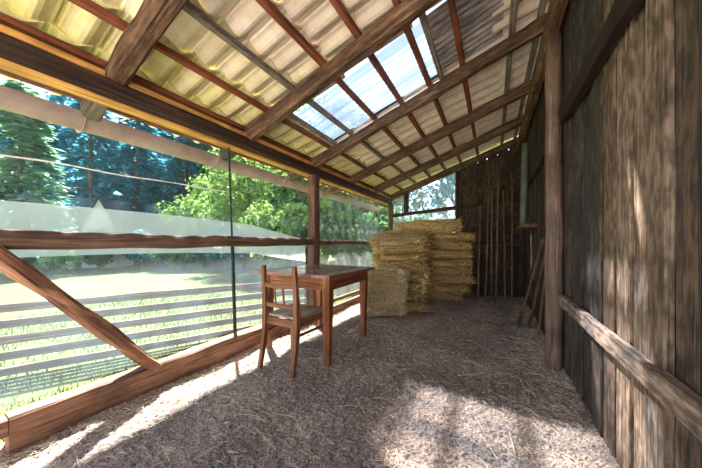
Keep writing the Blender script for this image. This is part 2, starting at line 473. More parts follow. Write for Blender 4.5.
# back wall: dark boards right of the glazed opening, low boards under it
mb = MB()
x = -0.66
while x < XR + 0.05:
    w = U(0.10, 0.15)
    b = U(0.26, 0.42)
    beam(mb, (x + w / 2, YB + 0.02, -0.05), (x + w / 2, YB + 0.02, rafter_bottom(x + w / 2) - 0.03), w, 0.024, 0.003, 8, 0.1, (b, b * 0.82, b * 0.70), (0, 1, 0))
    x += w + U(0.0015, 0.0055)
x = -2.15
while x < -0.70:
    w = U(0.11, 0.15)
    b = U(0.35, 0.5)
    beam(mb, (x + w / 2, YB + 0.02, -0.05), (x + w / 2, YB + 0.02, 1.05), w, 0.024, 0.003, 6, 0.1, (b, b * 0.85, b * 0.72), (0, 1, 0))
    x += w + U(0.003, 0.008)
x = -0.64
while x < XR + 0.02:       # second layer behind, only a few slits stay open
    beam(mb, (x + 0.09, YB + 0.066, -0.05), (x + 0.09, YB + 0.066, rafter_bottom(x) + 0.13), 0.176 if R() < 0.7 else 0.15, 0.022, 0, 3, 0.02, (0.25, 0.2, 0.17), (0, 1, 0))
    x += 0.18
struct(mb.build('wall_back', M['board']))

# tiled roof seen from beneath: rows between battens, wavy tiles 0.2 m wide; a bay is left open for the sheets
BX = [-2.61, -2.40, -2.18, -1.86, -1.54, -1.22, -0.90, -0.59, -0.27, 0.05, 0.37, 0.74]
SKY = (-1.75, -0.47, 0.02, 2.14, 2.80)    # x start, x of the change to the grey sheet, x end, y start, y end
mb = MB()
PITCH = 0.197
def tile_prof(t):
    w = 0.036 * (0.5 - 0.5 * math.cos(2 * math.pi * min(1, t / 0.80))) if t < 0.80 else 0.0
    return -w + (0.018 if t >= 0.80 and t < 0.93 else 0.0)
TS = [0.0, 0.08, 0.18, 0.29, 0.40, 0.51, 0.62, 0.72, 0.795, 0.81, 0.92, 0.94, 0.999]
for i in range(len(BX) - 1):
    xa, xb = BX[i] - 0.055, BX[i + 1] + 0.02
    y = -0.50 + (0.0 if i % 2 else 0.03)
    while y < YB + 0.25:
        yc = y + PITCH / 2; xm = (BX[i] + BX[i + 1]) / 2
        if SKY[0] - 0.1 < xm < SKY[2] and SKY[3] - 0.02 < yc < SKY[4] + 0.12:
            y += PITCH; continue
        f = U(0.90, 1.06)
        yellow_tint = max(0.0, min(1.0, (-1.5 - xm) / 0.5)) * U(0.55, 1.0)  # yellow-green tint, strongest on the eave rows
        if abs((yc - 1.72) % 1.05) < 0.16: yellow_tint = max(yellow_tint, 0.35 * R())
        tone = (f * (1 - 0.10 * yellow_tint), f * (1 - 0.02 * yellow_tint), f * (1 - 0.50 * yellow_tint))
        vs = []; dz = U(-0.003, 0.003)
        for ix, tx in enumerate((0, 0.02, 0.35, 0.7, 1.0)):
            x = xa + (xb - xa) * tx
            lift = 0.027 * (1 - tx)
            for t in TS:
                z = tile_z(x) + lift + tile_prof(t) + dz
                vs.append((x, y + t * PITCH, z))
        n = len(TS); m = len(vs)
        top = [(p[0], p[1], p[2] + 0.014) for p in vs]
        fs = []
        for a in range(4):
            for b in range(n - 1):
                q = (a * n + b, (a + 1) * n + b, (a + 1) * n + b + 1, a * n + b + 1)
                fs.append(q)
                fs.append(tuple(m + r for r in reversed(q)))
        for b in range(n - 1):
            fs.append((b, b + 1, m + b + 1, m + b))
            fs.append((4 * n + b + 1, 4 * n + b, m + 4 * n + b, m + 4 * n + b + 1))
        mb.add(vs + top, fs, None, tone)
        y += PITCH
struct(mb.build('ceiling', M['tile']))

# ------------------------------------------------------------------ roof timbers
RY = [(-0.26, ''), (0.79, ''), (1.84, ''), (2.89, ''), (3.95, ''), (4.94, ''), (5.90, '')]
RLAB = ['brown rafter over the camera, first of the row towards the open front',
        'thick split brown rafter meeting the left wall beam nearest the camera',
        'long brown rafter along the near side of the clear roof sheet',
        'long brown rafter along the far side of the clear roof sheet',
        'brown rafter first beyond the clear roof sheet towards the hay',
        'dark brown rafter second beyond the clear roof sheet, above the hay mats',
        'dark rafter lying on top of the back wall over its window']
for (ry, _), lab in zip(RY, RLAB):
    mb = MB()
    w = 0.105; h = 0.13
    yc = ry - w / 2
    xa, xb = -2.52, 0.478
    beam(mb, (xa, yc, rafter_bottom(xa) + h / 2), (xb, yc, rafter_bottom(xb) + h / 2), w, h, 0.016, 26, 0.22, (1, 1, 1))
    tag(mb.build('rafter', M['rafter']), lab, 'rafter', 'rafters under the tiled roof')

BLAB = {-2.53: ('red', 'red batten at the outer eave just above the gutter'),
        -2.18: ('red', 'dark red batten directly above the left wall beam'),
        -1.86: ('red', 'rust-red roof batten, first to the right of the left wall beam'),
        -1.54: ('grey', 'grey speckled roof batten between two rust-red battens left of the clear sheet'),
        -1.22: ('red', 'rust-red roof batten next above the long grey speckled batten'),
        -0.90: ('red', 'rust-red roof batten crossing the middle of the clear roof sheet'),
        -0.59: ('red', 'rust-red roof batten under the upper part of the clear roof sheet'),
        -0.27: ('red', 'bright rust-red batten crossing the dark grey corrugated sheet'),
        0.15: ('grey', 'pale grey roof batten above the grey corrugated sheet'),
        0.37: ('grey', 'grey roof batten closest to the board wall on the right')}
for bx, (c, lab) in BLAB.items():
    mb = MB()
    z = rafter_bottom(bx) + 0.13 + 0.020
    beam(mb, (bx, -0.45, z), (bx, YB + 0.15, z), 0.050, 0.040, 0.006, 30, 0.12, (1, 1, 1))
    tag(mb.build('roof_batten', M['red_batten' if c == 'red' else 'grey_batten']), lab, 'batten', 'battens carrying the roof tiles')
for bx, mt, lab in ((-1.77, 'grey_batten', 'short grey batten at the lower end of the clear roof sheet'),
                    (-0.47, 'grey_batten', 'short grey batten where clear sheet meets dark corrugated sheet')):
    mb = MB(); z = rafter_bottom(bx) + 0.13 + 0.018
    beam(mb, (bx, 1.86, z), (bx, 2.88, z), 0.045, 0.036, 0.005, 8, 0.12)
    tag(mb.build('roof_batten', M[mt]), lab, 'batten', 'battens carrying the roof tiles')

# corrugated sheets in the roof
def corrugated(name, xa, xb, ya, yb, mat, lab, cat):
    mb = MB(); n = 160; vs = []
    for th in (0, 0.003):
        for x in (xa, (xa + xb) / 2, xb):
            for i in range(n + 1):
                y = ya + (yb - ya) * i / n
                vs.append((x, y, tile_z(x) + 0.012 + th + 0.011 * math.sin(2 * math.pi * y / 0.072)))
    m = n + 1; fs = []
    for a in range(2):
        for i in range(n):
            q = (a * m + i, (a + 1) * m + i, (a + 1) * m + i + 1, a * m + i + 1)
            fs.append(q)
    mb.add(vs[:3 * m], fs)
    return tag(mb.build(name, mat, smooth=True), lab, cat)
corrugated('corrugated_skylight', SKY[0] - 0.12, SKY[1], SKY[3] - 0.06, SKY[4] + 0.10, M['sky_sheet'], 'clear corrugated plastic roof sheet letting in blue daylight', 'skylight')
corrugated('corrugated_sheet', SKY[1] - 0.02, SKY[2] + 0.06, SKY[3] - 0.06, SKY[4] + 0.10, M['grey_sheet'], 'dull grey corrugated roof sheet above the clear one', 'roof sheet')

# purlin along the top of the right wall
mb = MB()
beam(mb, (0.432, -0.45, 2.835), (0.432, YB - 0.02, 2.835), 0.095, 0.15, 0.012, 30, 0.15, (1.6, 1.5, 1.4))
tag(mb.build('purlin', M['rafter']), 'squared brown beam running along the top of the right board wall', 'beam')

# ------------------------------------------------------------------ left wall timbers
mb = MB()
beam(mb, (-2.165, -0.9, 2.02), (-2.165, YB, 2.02), 0.17, 0.105, 0.010, 36, 0.12)
wp = thing('wall_beam', (-2.165, 2.5, 1.97), 'long dark beam along the top of the left wall carrying the rafters', 'beam')
o = mb.build('timber', M['beam'], wp, (2.165, -2.5, -1.97))
mb = MB()
beam(mb, (-2.185, -0.9, 1.958), (-2.185, YB, 1.958), 0.10, 0.016, 0.003, 30, 0.1)
tag(mb.build('lath', M['fresh'], wp, (2.165, -2.5, -1.97)), 'pale yellow lath nailed under the beam')
for a in range(len(RY) - 1):
    ya, yb = RY[a][0] + 0.005, RY[a + 1][0] - 0.11
    mb = MB()
    beam(mb, (-2.105, ya, 2.094), (-2.105, yb, 2.094), 0.022, 0.040, 0.002, 6, 0.1)
    tag(mb.build('edge_strip', M['fresh'], wp, (2.165, -2.5, -1.97)), 'pale yellow strip on top of the beam between rafters')

mb = MB()
beam(mb, (-2.13, 0.315, 0.095), (-2.13, 2.90, 0.095), 0.10, 0.19, 0.010, 24, 0.10)
tag(mb.build('sill_beam', M['sill']), 'reddish brown sill beam on the floor along the near part of the left wall', 'beam')
mb = MB()
beam(mb, (-2.13, -0.9, 0.143), (-2.13, 0.312, 0.143), 0.10, 0.092, 0.006, 8, 0.10)
tag(mb.build('sill_beam', M['sill']), 'upper sill timber running over the dark notch in the left bottom corner', 'beam')
mb = MB()
beam(mb, (-2.13, 2.94, 0.045), (-2.13, YB, 0.045), 0.10, 0.09, 0.008, 20, 0.10)
tag(mb.build('sill_beam', M['sill']), 'low sill beam on the floor behind the table beyond the wall post', 'beam')
mb = MB()
beam(mb, (-2.13, 2.94, 0.185), (-2.13, 4.6, 0.175), 0.06, 0.05, 0.006, 14, 0.12)
tag(mb.build('low_rail', M['rail']), 'low rail just above the floor seen through the table legs', 'rail')

mb = MB()
tube(mb, line((-2.12, -0.9, 1.06), (-2.12, 2.80, 1.065), 26, 0.012), lambda t: 0.053 - 0.008 * t, 12, jit=0.10)
tag(mb.build('wall_rail', M['rail']), 'round pole rail crossing the left wall at table height, near part', 'rail')
mb = MB()
tube(mb, line((-2.12, 2.93, 1.055), (-2.12, YB, 1.05), 18, 0.008), 0.040, 10, jit=0.1)
tag(mb.build('wall_rail', M['rail']), 'thinner pole rail crossing the left wall behind post and hay', 'rail')
mb = MB()
beam(mb, (-2.14, 2.865, 0.19), (-2.14, 2.865, 1.97), 0.12, 0.13, 0.008, 14, 0.12, (1.05, 1.0, 0.95), (0, 1, 0))
tag(mb.build('wall_post', M['rail']), 'squared timber post in the left wall behind the table', 'post')
mb = MB()
beam(mb, (-2.12, 0.96, 0.16), (-2.12, 0.26, 1.03), 0.075, 0.105, 0.016, 14, 0.22, (1.15, 1.05, 1.0), (1, 0, 0))
tag(mb.build('brace', M['sill']), 'slanting brace from the rail down to the sill at left', 'brace')
mb = MB()
beam(mb, (-2.10, YB - 0.06, 0.0), (-2.10, YB - 0.06, 1.97), 0.10, 0.10, 0.006, 10, 0.12, (1, 1, 1), (0, 1, 0))
tag(mb.build('corner_post', M['rail']), 'dark corner post where left wall meets back wall', 'post')

# black pole holding the film
mb = MB()
tube(mb, line((-2.19, 1.60, 1.95), (-2.19, 1.64, 1.02), 8), 0.009, 8)
tube(mb, line((-2.19, 1.64, 1.02), (-2.19, 1.67, 0.20), 8), 0.016, 8)
tag(mb.build('film_pole', M['black']), 'thin black upright pole against the plastic film of the left wall', 'pole')

# plastic films
def film(name, ya, yb, z_lo, z_hi, x, mat, lab, ny=60, nz=24, wob=0.02, freq=2.0, cat='plastic sheet'):
    mb = MB(); vs = []; sd = U(0, 50)
    for j in range(nz + 1):
        for i in range(ny + 1):
            y = ya + (yb - ya) * i / ny
            lo = z_lo(y) if callable(z_lo) else z_lo; hi = z_hi(y) if callable(z_hi) else z_hi
            z = lo + (hi - lo) * j / nz
            vs.append((x + wob * noise.noise((y * freq + z * 0.8 + sd, z * freq * 0.5, sd)), y, z))
    m = ny + 1
    mb.add(vs, [(j * m + i, j * m + i + 1, (j + 1) * m + i + 1, (j + 1) * m + i) for j in range(nz) for i in range(ny)])
    return tag(mb.build(name, mat, smooth=True), lab, cat)
film('plastic_film', -0.9, 2.80, 0.19, 1.955, -2.215, M['film'], 'clear plastic film closing the left wall before the post')
def low_top(y): return 1.245 + 0.03 * math.sin((y + 0.4) * 1.4) - max(0, y - 1.9) * 0.13
lowf = film('plastic_film', -0.9, 2.80, 0.195, lambda y: low_top(y) - 0.30, -2.240, M['film_low'], 'second milky plastic film over the lower half of the left wall, curved top edge')
haze_band = film('hem', -0.9, 2.80, lambda y: low_top(y) - 0.30, low_top, -2.236, M['film_hem'], None, 60, 8, cat=None)  # added strip, puts white haze into the top of the lower film
haze_band.parent = lowf; haze_band['label'] = 'whiter folded hem of the film'
film('plastic_film', 2.94, YB - 0.12, 0.10, 1.955, -2.215, M['film_far'], 'milky wrinkled plastic film beyond the post, left of the hay', 70, 24, 0.05, 5.0)
mb = MB()
pts = [Vector((-2.205 + 0.006 * math.sin(y * 9), y, 1.50 + 0.025 * (y - 0.3) + 0.012 * noise.noise((y * 3, 4, 1)))) for y in [-0.9 + 0.06 * i for i in range(43)]]
tube(mb, pts, lambda t: 0.0045 + 0.003 * noise.noise((t * 12, 1, 1)), 6)
tag(mb.build('fold_line', M['white_cord']), 'white cord along the welded fold in the upper plastic film', 'cord')

# ------------------------------------------------------------------ back wall details
mb = MB()
beam(mb, (-2.05, YB - 0.03, 1.69), (-0.60, YB - 0.03, 1.79), 0.07, 0.075, 0.008, 12, 0.12)
tag(mb.build('window_rail', M['beam']), 'dark rail under the plastic window in the back wall above the hay', 'rail')
mb = MB()
beam(mb, (-0.60, YB - 0.03, 1.80), (0.10, YB - 0.03, 1.80), 0.06, 0.08, 0.006, 8, 0.12)
tag(mb.build('wall_ledger', M['beam']), 'dark horizontal ledger nailed across the back boards', 'rail')
mb = MB()
beam(mb, (-1.74, YB - 0.02, 1.74), (-1.74, YB - 0.02, rafter_bottom(-1.74)), 0.10, 0.08, 0.006, 6, 0.12, (1, 1, 1), (0, 1, 0))
tag(mb.build('window_post', M['beam']), 'short dark post dividing the back wall window', 'post')
mb = MB()
beam(mb, (-0.66, YB - 0.02, 0.0), (-0.66, YB - 0.02, rafter_bottom(-0.66)), 0.06, 0.07, 0.005, 10, 0.12, (1, 1, 1), (0, 1, 0))
tag(mb.build('window_jamb', M['beam']), 'dark upright stud between back window and back boards', 'post')
mb = MB(); vs = []
n, m = 40, 16
for j in range(m + 1):
    for i in range(n + 1):
        x = -2.12 + 1.50 * i / n
        hi = rafter_bottom(x) - 0.01
        z = 1.06 + (hi - 1.06) * j / m
        vs.append((x, YB + 0.035 + 0.03 * noise.noise((x * 4 + z * 2, z * 3, 2)), z))
mb.add(vs, [(j * (n + 1) + i, j * (n + 1) + i + 1, (j + 1) * (n + 1) + i + 1, (j + 1) * (n + 1) + i) for j in range(m) for i in range(n)])
tag(mb.build('plastic_film', M['film_back'], smooth=True), 'bluish creased plastic film in the back wall window above the hay', 'plastic sheet')

# ------------------------------------------------------------------ right side: log post, rails
mb = MB()
tube(mb, line((0.44, 2.69, -0.02), (0.44, 2.69, 2.76), 24, 0.012), lambda t: 0.062 - 0.006 * t, 14, jit=0.10)
tag(mb.build('log_post', M['log'], smooth=True), 'round peeled log post standing in front of the right board wall', 'post')
mb = MB()
beam(mb, (0.478, -0.9, 0.575), (0.478, 2.62, 0.60), 0.036, 0.085, 0.006, 22, 0.12, (1.25, 1.15, 1.1))
tag(mb.build('board_rail', M['board']), 'weathered horizontal rail low across the right board wall', 'rail')
mb = MB()
beam(mb, (0.47, -0.9, 2.0), (0.47, 2.50, 2.01), 0.05, 0.11, 0.008, 22, 0.12, (0.7, 0.65, 0.62))
tag(mb.build('board_rail', M['beam']), 'dark rail high across the right board wall below the roof beam', 'rail')
mb = MB()
beam(mb, (0.47, 2.80, 1.98), (0.47, YB, 1.98), 0.05, 0.12, 0.008, 20, 0.12)
tag(mb.build('board_rail', M['beam']), 'dark rail across the right wall beyond the log post', 'rail')
mb = MB()
beam(mb, (0.40, 3.95, 1.27), (0.40, 4.65, 1.27), 0.18, 0.05, 0.004, 8, 0.12, (1.3, 1.15, 0.9))
tag(mb.build('shelf_plank', M['rafter']), 'yellowish plank shelf on the right wall beyond the log post', 'shelf')
mb = MB()
tube(mb, line((0.37, 4.33, 1.296), (0.40, 4.40, 2.45), 8), 0.042, 14)
tag(mb.build('drain_pipe', M['pipe'], smooth=True), 'grey-green pipe standing on the plank shelf in the dark far corner', 'pipe')

# leaning tools beside the log post
def tool(p0, p1, r, lab, blade=None):
    p0, p1 = Vector(p0), Vector(p1)
    t = thing('shovel' if blade else 'wooden_stake', p0, lab, 'shovel' if blade else 'stake', 'tools leaning by the log post')
    mb = MB(); tube(mb, line((0, 0, 0.0), p1 - p0, 10, 0.006), r, 8)
    mb.build('shaft', M['handle'], t)
    if blade:
        d, s, u = frame(p1 - p0, (1, 0, 0))
        mb = MB(); vs = []
        for j in range(9):
            a = j / 8
            for i in range(7):
                b = i / 6 - 0.5
                wd = blade * (0.75 + 0.25 * min(1, a * 3)) if a > 0.15 else blade * (0.9 - 0.2 * (0.15 - a) / 0.15)
                vs.append(d * (0.01 + a * 0.26) + s * (b * wd) + u * (0.02 * (4 * b * b) - 0.022))
        fs = [(j * 7 + i, j * 7 + i + 1, j * 7 + i + 8, j * 7 + i + 7) for j in range(8) for i in range(6)]
        mb.add(vs, fs)
        mb.add([v + u * 0.003 for v in vs], [tuple(reversed(q)) for q in fs])
        mb.build('blade', M['iron'], t)
tool((0.285, 3.90, 0.01), (0.45, 3.22, 1.10), 0.017, 'longest leaning shaft beside the log post, iron shovel blade at its foot', 0.19)
tool((0.385, 3.83, 0.01), (0.462, 3.20, 0.95), 0.016, 'middle wooden stake leaning beside the log post')
tool((0.445, 3.59, 0.01), (0.468, 3.16, 0.78), 0.015, 'shortest wooden stake leaning right behind the log post')

# hay rack of poles in the dark end
hr = thing('pole_rack', (0.0, 5.25, 0), 'dark rack of upright poles tied to two cross bars before the back boards', 'rack')
for i, (xb, xt, hz) in enumerate(((-0.235, -0.21, 1.75), (-0.12, -0.06, 2.25), (-0.035, -0.015, 2.1), (0.045, 0.085, 2.3), (0.18, 0.165, 2.0), (0.28, 0.30, 2.2))):
    mb = MB(); tube(mb, line((xb, -0.15, 0.0), (xt, 0.16, hz), 10, 0.012), 0.015, 8)
    mb.build('pole', M['handle'], hr)
for z, yy in ((1.0, 0.015), (1.72, 0.115)):
    mb = MB(); tube(mb, line((-0.27, yy, z - 0.01), (0.42, yy, z + 0.02), 6, 0.006), 0.012, 8)
    mb.build('cross_bar', M['iron'], hr)

# ------------------------------------------------------------------ table
tb = thing('dining_table', (-1.62, 2.3, 0), 'reddish brown wooden table standing beside the left plastic wall', 'table')
TX, TY = -1.62, 2.3
def tl(p): return Vector(p) - Vector((TX, TY, 0))
mb = MB()
ylo, yhi = 1.825, 2.785
xa, xb = -2.15, -1.205
for i in range(5):
    a = xa + (xb - xa) * i / 5; b = xa + (xb - xa) * (i + 1) / 5
    f = U(0.9, 1.1)
    beam(mb, tl(((a + b) / 2, ylo, 0.759)), tl(((a + b) / 2, yhi, 0.759)), b - a - 0.0008, 0.028, 0, 1, 0.05, (f, f, f))
tt = mb.build('tabletop', M['tabletop'], tb)
mb = MB()
beam(mb, tl((-1.88, 2.40, 0.7745)), tl((-1.36, 2.40, 0.7745)), 0.32, 0.003, 0, 1, 0.05, (0.72, 0.62, 0.62), (0, 0, 1))
tag(mb.build('inlay', M['tabletop'], tb), 'darker worn square in the middle of the tabletop')
LEGS = ((-1.95, 1.875), (-1.25, 1.875), (-1.87, 2.62), (-1.27, 2.62))
for lx, ly in LEGS:
    mb = MB()
    def pr(t):
        a = 0.023 + 0.013 * min(1, t / 0.75)
        return [(-a, -a + .003), (-a + .003, -a), (a - .003, -a), (a, -a + .003), (a, a - .003), (a - .003, a), (-a + .003, a), (-a, a - .003)]
    p = tl((lx, ly, 0))
    loft(mb, [p + Vector((0, 0, 0.005 + 0.74 * i / 12)) for i in range(13)], pr)
    mb.build('leg', M['table'], tb)
AP = 0.105
def apron(a, b, name='apron'):
    mb = MB()
    beam(mb, tl((a[0], a[1], 0.745 - AP / 2)), tl((b[0], b[1], 0.745 - AP / 2)), 0.022, AP, 0, 1, 0.04)
    d = (Vector(b) - Vector(a)).normalized()
    beam(mb, tl((a[0], a[1], 0.690)), tl((b[0], b[1], 0.690)), 0.028, 0.006, 0, 1, 0.3, (0.6, 0.55, 0.55))
    mb.build(name, M['table'], tb)
apron((-1.914, 1.86), (-1.286, 1.86)); apron((-1.834, 2.63), (-1.306, 2.63))
apron((-1.238, 1.911), (-1.255, 2.584)); apron((-1.955, 1.911), (-1.88, 2.584))

# ------------------------------------------------------------------ chair, tucked under the table
ch = thing('wooden_chair', (-1.54, 1.75, 0), 'old brown wooden chair pushed under the table, back towards the camera', 'chair')
def cl(x, y, z): return Vector((x + 1.54, y - 1.75, z))
def up_path(xt, xm, xb):
    pts = []
    for i in range(15):
        t = i / 14; z = 0.86 * t
        if z < 0.42:
            s = 1 - z / 0.42; y = 1.60 - 0.055 * s ** 1.6; x = xm + (xb - xm) * s
        else:
            s = (z - 0.42) / 0.44; y = 1.60 - 0.040 * s ** 1.4; x = xm + (xt - xm) * s
        pts.append(cl(x, y, z + 0.004))
    return pts
for xt, xm, xb in ((-1.690, -1.700, -1.715), (-1.355, -1.360, -1.362)):
    mb = MB()
    def pr(t):
        a = 0.016 if t < 0.1 else 0.0175
        b = 0.015 + 0.011 * math.exp(-((t - 0.5) / 0.22) ** 2)
        return [(-a, -b), (a, -b), (a, b), (-a, b)]
    loft(mb, up_path(xt, xm, xb), pr, up=(0, 1, 0))
    mb.build('rear_leg', M['chair'], ch)
for lx in (-1.735, -1.345):
    mb = MB()
    def pr2(t):
        a = 0.013 + 0.006 * t
        return [(-a, -a), (a, -a), (a, a), (-a, a)]
    loft(mb, [cl(lx, 1.975, 0.005 + 0.42 * i / 8) for i in range(9)], pr2)
    mb.build('front_leg', M['chair'], ch)
mb = MB()   # seat of three boards, wider at the front
for i in range(3):
    a0, a1 = i / 3 + 0.003, (i + 1) / 3 - 0.003
    xr0, xr1 = -1.70 + 0.335 * a0, -1.70 + 0.335 * a1
    xf0, xf1 = -1.755 + 0.43 * a0, -1.755 + 0.43 * a1
    vs = []; N = 8
    for j in range(N + 1):
        t = j / N; y = 1.612 + 0.395 * t
        for x in (xr0 + (xf0 - xr0) * t, xr1 + (xf1 - xr1) * t):
            dip = -0.006 * math.sin(math.pi * t)
            for z in (0.432, 0.452 + dip): vs.append(cl(x, y, z))
    fs = []
    for j in range(N):
        o = j * 4; p = o + 4
        fs += [(o + 1, o + 3, p + 3, p + 1), (o, p, p + 2, o + 2), (o, o + 1, p + 1, p), (o + 2, p + 2, p + 3, o + 3)]
    fs += [(0, 2, 3, 1), (N * 4, N * 4 + 1, N * 4 + 3, N * 4 + 2)]
    f = U(0.9, 1.1)
    off = U(0, 40)
    mb.add(vs, fs, [(v[1] + off, v[0], v[2]) for v in vs], (f, f, f))
mb.build('seat', M['seat'], ch)
def cbeam(name, p, q, w, h, mat='chair', up=(0, 0, 1)):
    mb = MB(); beam(mb, cl(*p), cl(*q), w, h, 0, 1, 0.15, up=up); return mb.build(name, M[mat], ch)
cbeam('seat_rail', (-1.678, 1.60, 0.400), (-1.390, 1.60, 0.400), 0.020, 0.060)
cbeam('seat_rail', (-1.72, 1.975, 0.405), (-1.362, 1.975, 0.405), 0.020, 0.050)
cbeam('seat_rail', (-1.700, 1.622, 0.402), (-1.735, 1.957, 0.402), 0.020, 0.056)
cbeam('seat_rail', (-1.370, 1.622, 0.402), (-1.345, 1.957, 0.402), 0.020, 0.056)
cbeam('stretcher', (-1.369, 1.61, 0.305), (-1.345, 1.962, 0.305), 0.014, 0.022)
cbeam('stretcher', (-1.700, 1.61, 0.305), (-1.735, 1.962, 0.305), 0.014, 0.022)
for nm, z, y, hh, curve in (('crest_rail', 0.705, 1.575, 0.032, 0.016), ('back_rail', 0.540, 1.592, 0.032, 0.012)):
    mb = MB()
    pts = [cl(-1.677 + 0.302 * i / 10, y - curve * math.sin(math.pi * i / 10), z - 0.006 * math.sin(math.pi * i / 10)) for i in range(11)]
    loft(mb, pts, lambda t: [(-0.009, -hh / 2), (0.009, -hh / 2), (0.009, hh / 2), (-0.009, hh / 2)])
    mb.build(nm, M['chair'], ch)
for x in (-1.565, -1.475):
    cbeam('slat', (x, 1.579, 0.550), (x, 1.560, 0.692), 0.016, 0.010, up=(0, 1, 0))

# ------------------------------------------------------------------ straw mats and bale
def mat_mesh(name, w, d, h, mat, fringe=420, seed=0.0, droop=0.0, rough=1.0, sq=0.28):
    mb = MB()
    nu, nv = 44, 26
    vs = []; cs = []
    def f(p):
        x, y, z = p
        n1 = noise.noise((x * 5 + seed, y * 5, z * 9)); n2 = noise.noise((x * 17 + seed, y * 17, z * 30)); n3 = noise.noise((x * 45 + seed, y * 45, z * 70))
        return n1, n2, n3
    # superellipsoid slab
    for j in range(nv + 1):
        ph = -math.pi / 2 + math.pi * j / nv
        for i in range(nu * 2):
            th = 2 * math.pi * i / (nu * 2)
            sp = lambda v, e: math.copysign(abs(v) ** e, v)
            cx, cy = sp(math.cos(th), sq), sp(math.sin(th), sq)
            k = sp(math.cos(ph), 0.34)
            x, y, z = cx * k * w / 2, cy * k * d / 2, sp(math.sin(ph), 0.55 if sq < 0.2 else 0.75) * h / 2
            n1, n2, n3 = f((x, y, z))
            s = rough * (0.045 * n1 + 0.034 * n2 + 0.022 * n3)
            L = math.hypot(x, y) + 1e-6
            x += s * 1.5 * x / L; y += s * 1.5 * y / L
            z += rough * (0.018 * n1 + 0.013 * n2) + (h * 0.04) * noise.noise((x * 3 + seed, y * 3, 3))
            z -= droop * (max(0, -y) ** 2 + 0.6 * x * x)
            vs.append((x, y, z + h / 2))
            b = 0.85 + 0.5 * n2 + 0.5 * n3
            cs.append((b, b, b))
    m = nu * 2
    fs = [(j * m + i, j * m + (i + 1) % m, (j + 1) * m + (i + 1) % m, (j + 1) * m + i) for j in range(nv) for i in range(m)]
    mb.add(vs, fs, None, cs)
    for _ in range(fringe):
        side = random.choice((0, 0, 0, 1, 2, 2, 3))
        t = U(-0.48, 0.48); zz = U(0.06, 0.94) * h
        if side == 0: p = (t * w, -d / 2 * U(0.94, 1.0), zz); dr = (U(-1.2, 1.2), -U(0.15, 0.7), U(-0.6, 0.45))
        elif side == 1: p = (t * w, d / 2 * 0.95, zz); dr = (U(-1, 1), 0.5, U(-0.5, 0.4))
        elif side == 2: p = (w / 2 * U(0.94, 1.0), t * d, zz); dr = (U(0.15, 0.7), U(-1.2, 1.2), U(-0.6, 0.45))
        else: p = (-w / 2 * 0.96, t * d, zz); dr = (-0.5, U(-1, 1), U(-0.5, 0.4))
        b = U(0.7, 1.35)
        p = (p[0], p[1], p[2] - droop * (max(0, -p[1]) ** 2 + 0.6 * p[0] ** 2))
        strand(mb, p, dr, U(0.03, 0.085), 0.0021, (b, b * 0.98, b * 0.9), U(-0.15, 0.1))
    me = mb.build(name, mat, smooth=False)
    return me
base_a = mat_mesh('straw_mat', 0.80, 0.95, 0.155, M['mat_straw'], 520, 3.0)
base_b = mat_mesh('straw_mat', 0.78, 0.90, 0.165, M['mat_straw'], 520, 11.0)
base_c = mat_mesh('straw_mat', 0.82, 0.92, 0.150, M['mat_straw'], 520, 23.0)
bases = [base_a, base_b, base_c]; used = set()
def put_mat(k, loc, rot, lab, group, sc=(1, 1, 1)):
    b = bases[k % 3]
    if k % 3 in used:
        o = b.copy(); COL.objects.link(o)
    else:
        o = b; used.add(k % 3)
    o.location = loc; o.rotation_euler = rot; o.scale = sc
    tag(o, lab, 'straw mat', group)
    return o
ORD = ['lowest', 'second from the floor', 'third from the floor', 'fourth from the floor', 'fifth from the floor', 'sixth from the floor', 'seventh from the floor', 'eighth from the floor', 'ninth from the floor']
z = 0.0
for i in range(7):                      # front stack, behind the bale
    put_mat(i, (-1.43 + U(-0.05, 0.05), 4.20 + U(-0.05, 0.05), z), (rad(U(-1.5, 1.5)), rad(U(-2, 2)), rad(24 + U(-7, 7))),
            'golden straw mat in the front stack beside the left wall, ' + ORD[i], 'straw mats in the front stack', (0.96, 0.96, 0.98))
    z += 0.147
put_mat(8, (-1.42, 4.22, z + 0.055), (rad(12), rad(-4), rad(20)), 'golden straw mat lying tilted on top of the front stack', 'straw mats in the front stack', (1.02, 1.0, 0.8))
z = 0.0
for i in range(8):                      # rear stack
    s = 0.84 + 0.14 * min(1, i / 3)
    put_mat(i + 1, (-0.80 + U(-0.05, 0.05) - (0.05 if i < 2 else 0), 5.20 + U(-0.03, 0.03), z), (rad(U(-1.5, 1.5)), rad(U(-3, 3)), rad(17 + U(-6, 6))),
            'brownish straw mat in the rear stack against the back wall, ' + ORD[i], 'straw mats in the rear stack', (s, s, 1.0))
    z += 0.155
put_mat(10, (-1.08, 4.98, z - 0.02), (rad(4), rad(-2), rad(9)), 'long thick straw mat bridging the tops of both stacks', 'straw mats in the rear stack', (1.40, 0.80, 1.55))

bl = mat_mesh('straw_bale', 0.56, 0.34, 0.70, M['mat_pale'], 2600, 40.0, 0.0, 1.15, 0.16)
bl.location = (-1.38, 3.555, 0); bl.rotation_euler = (0, 0, rad(25))
tag(bl, 'pale shaggy straw bale standing on the floor in front of the stacks', 'bale')

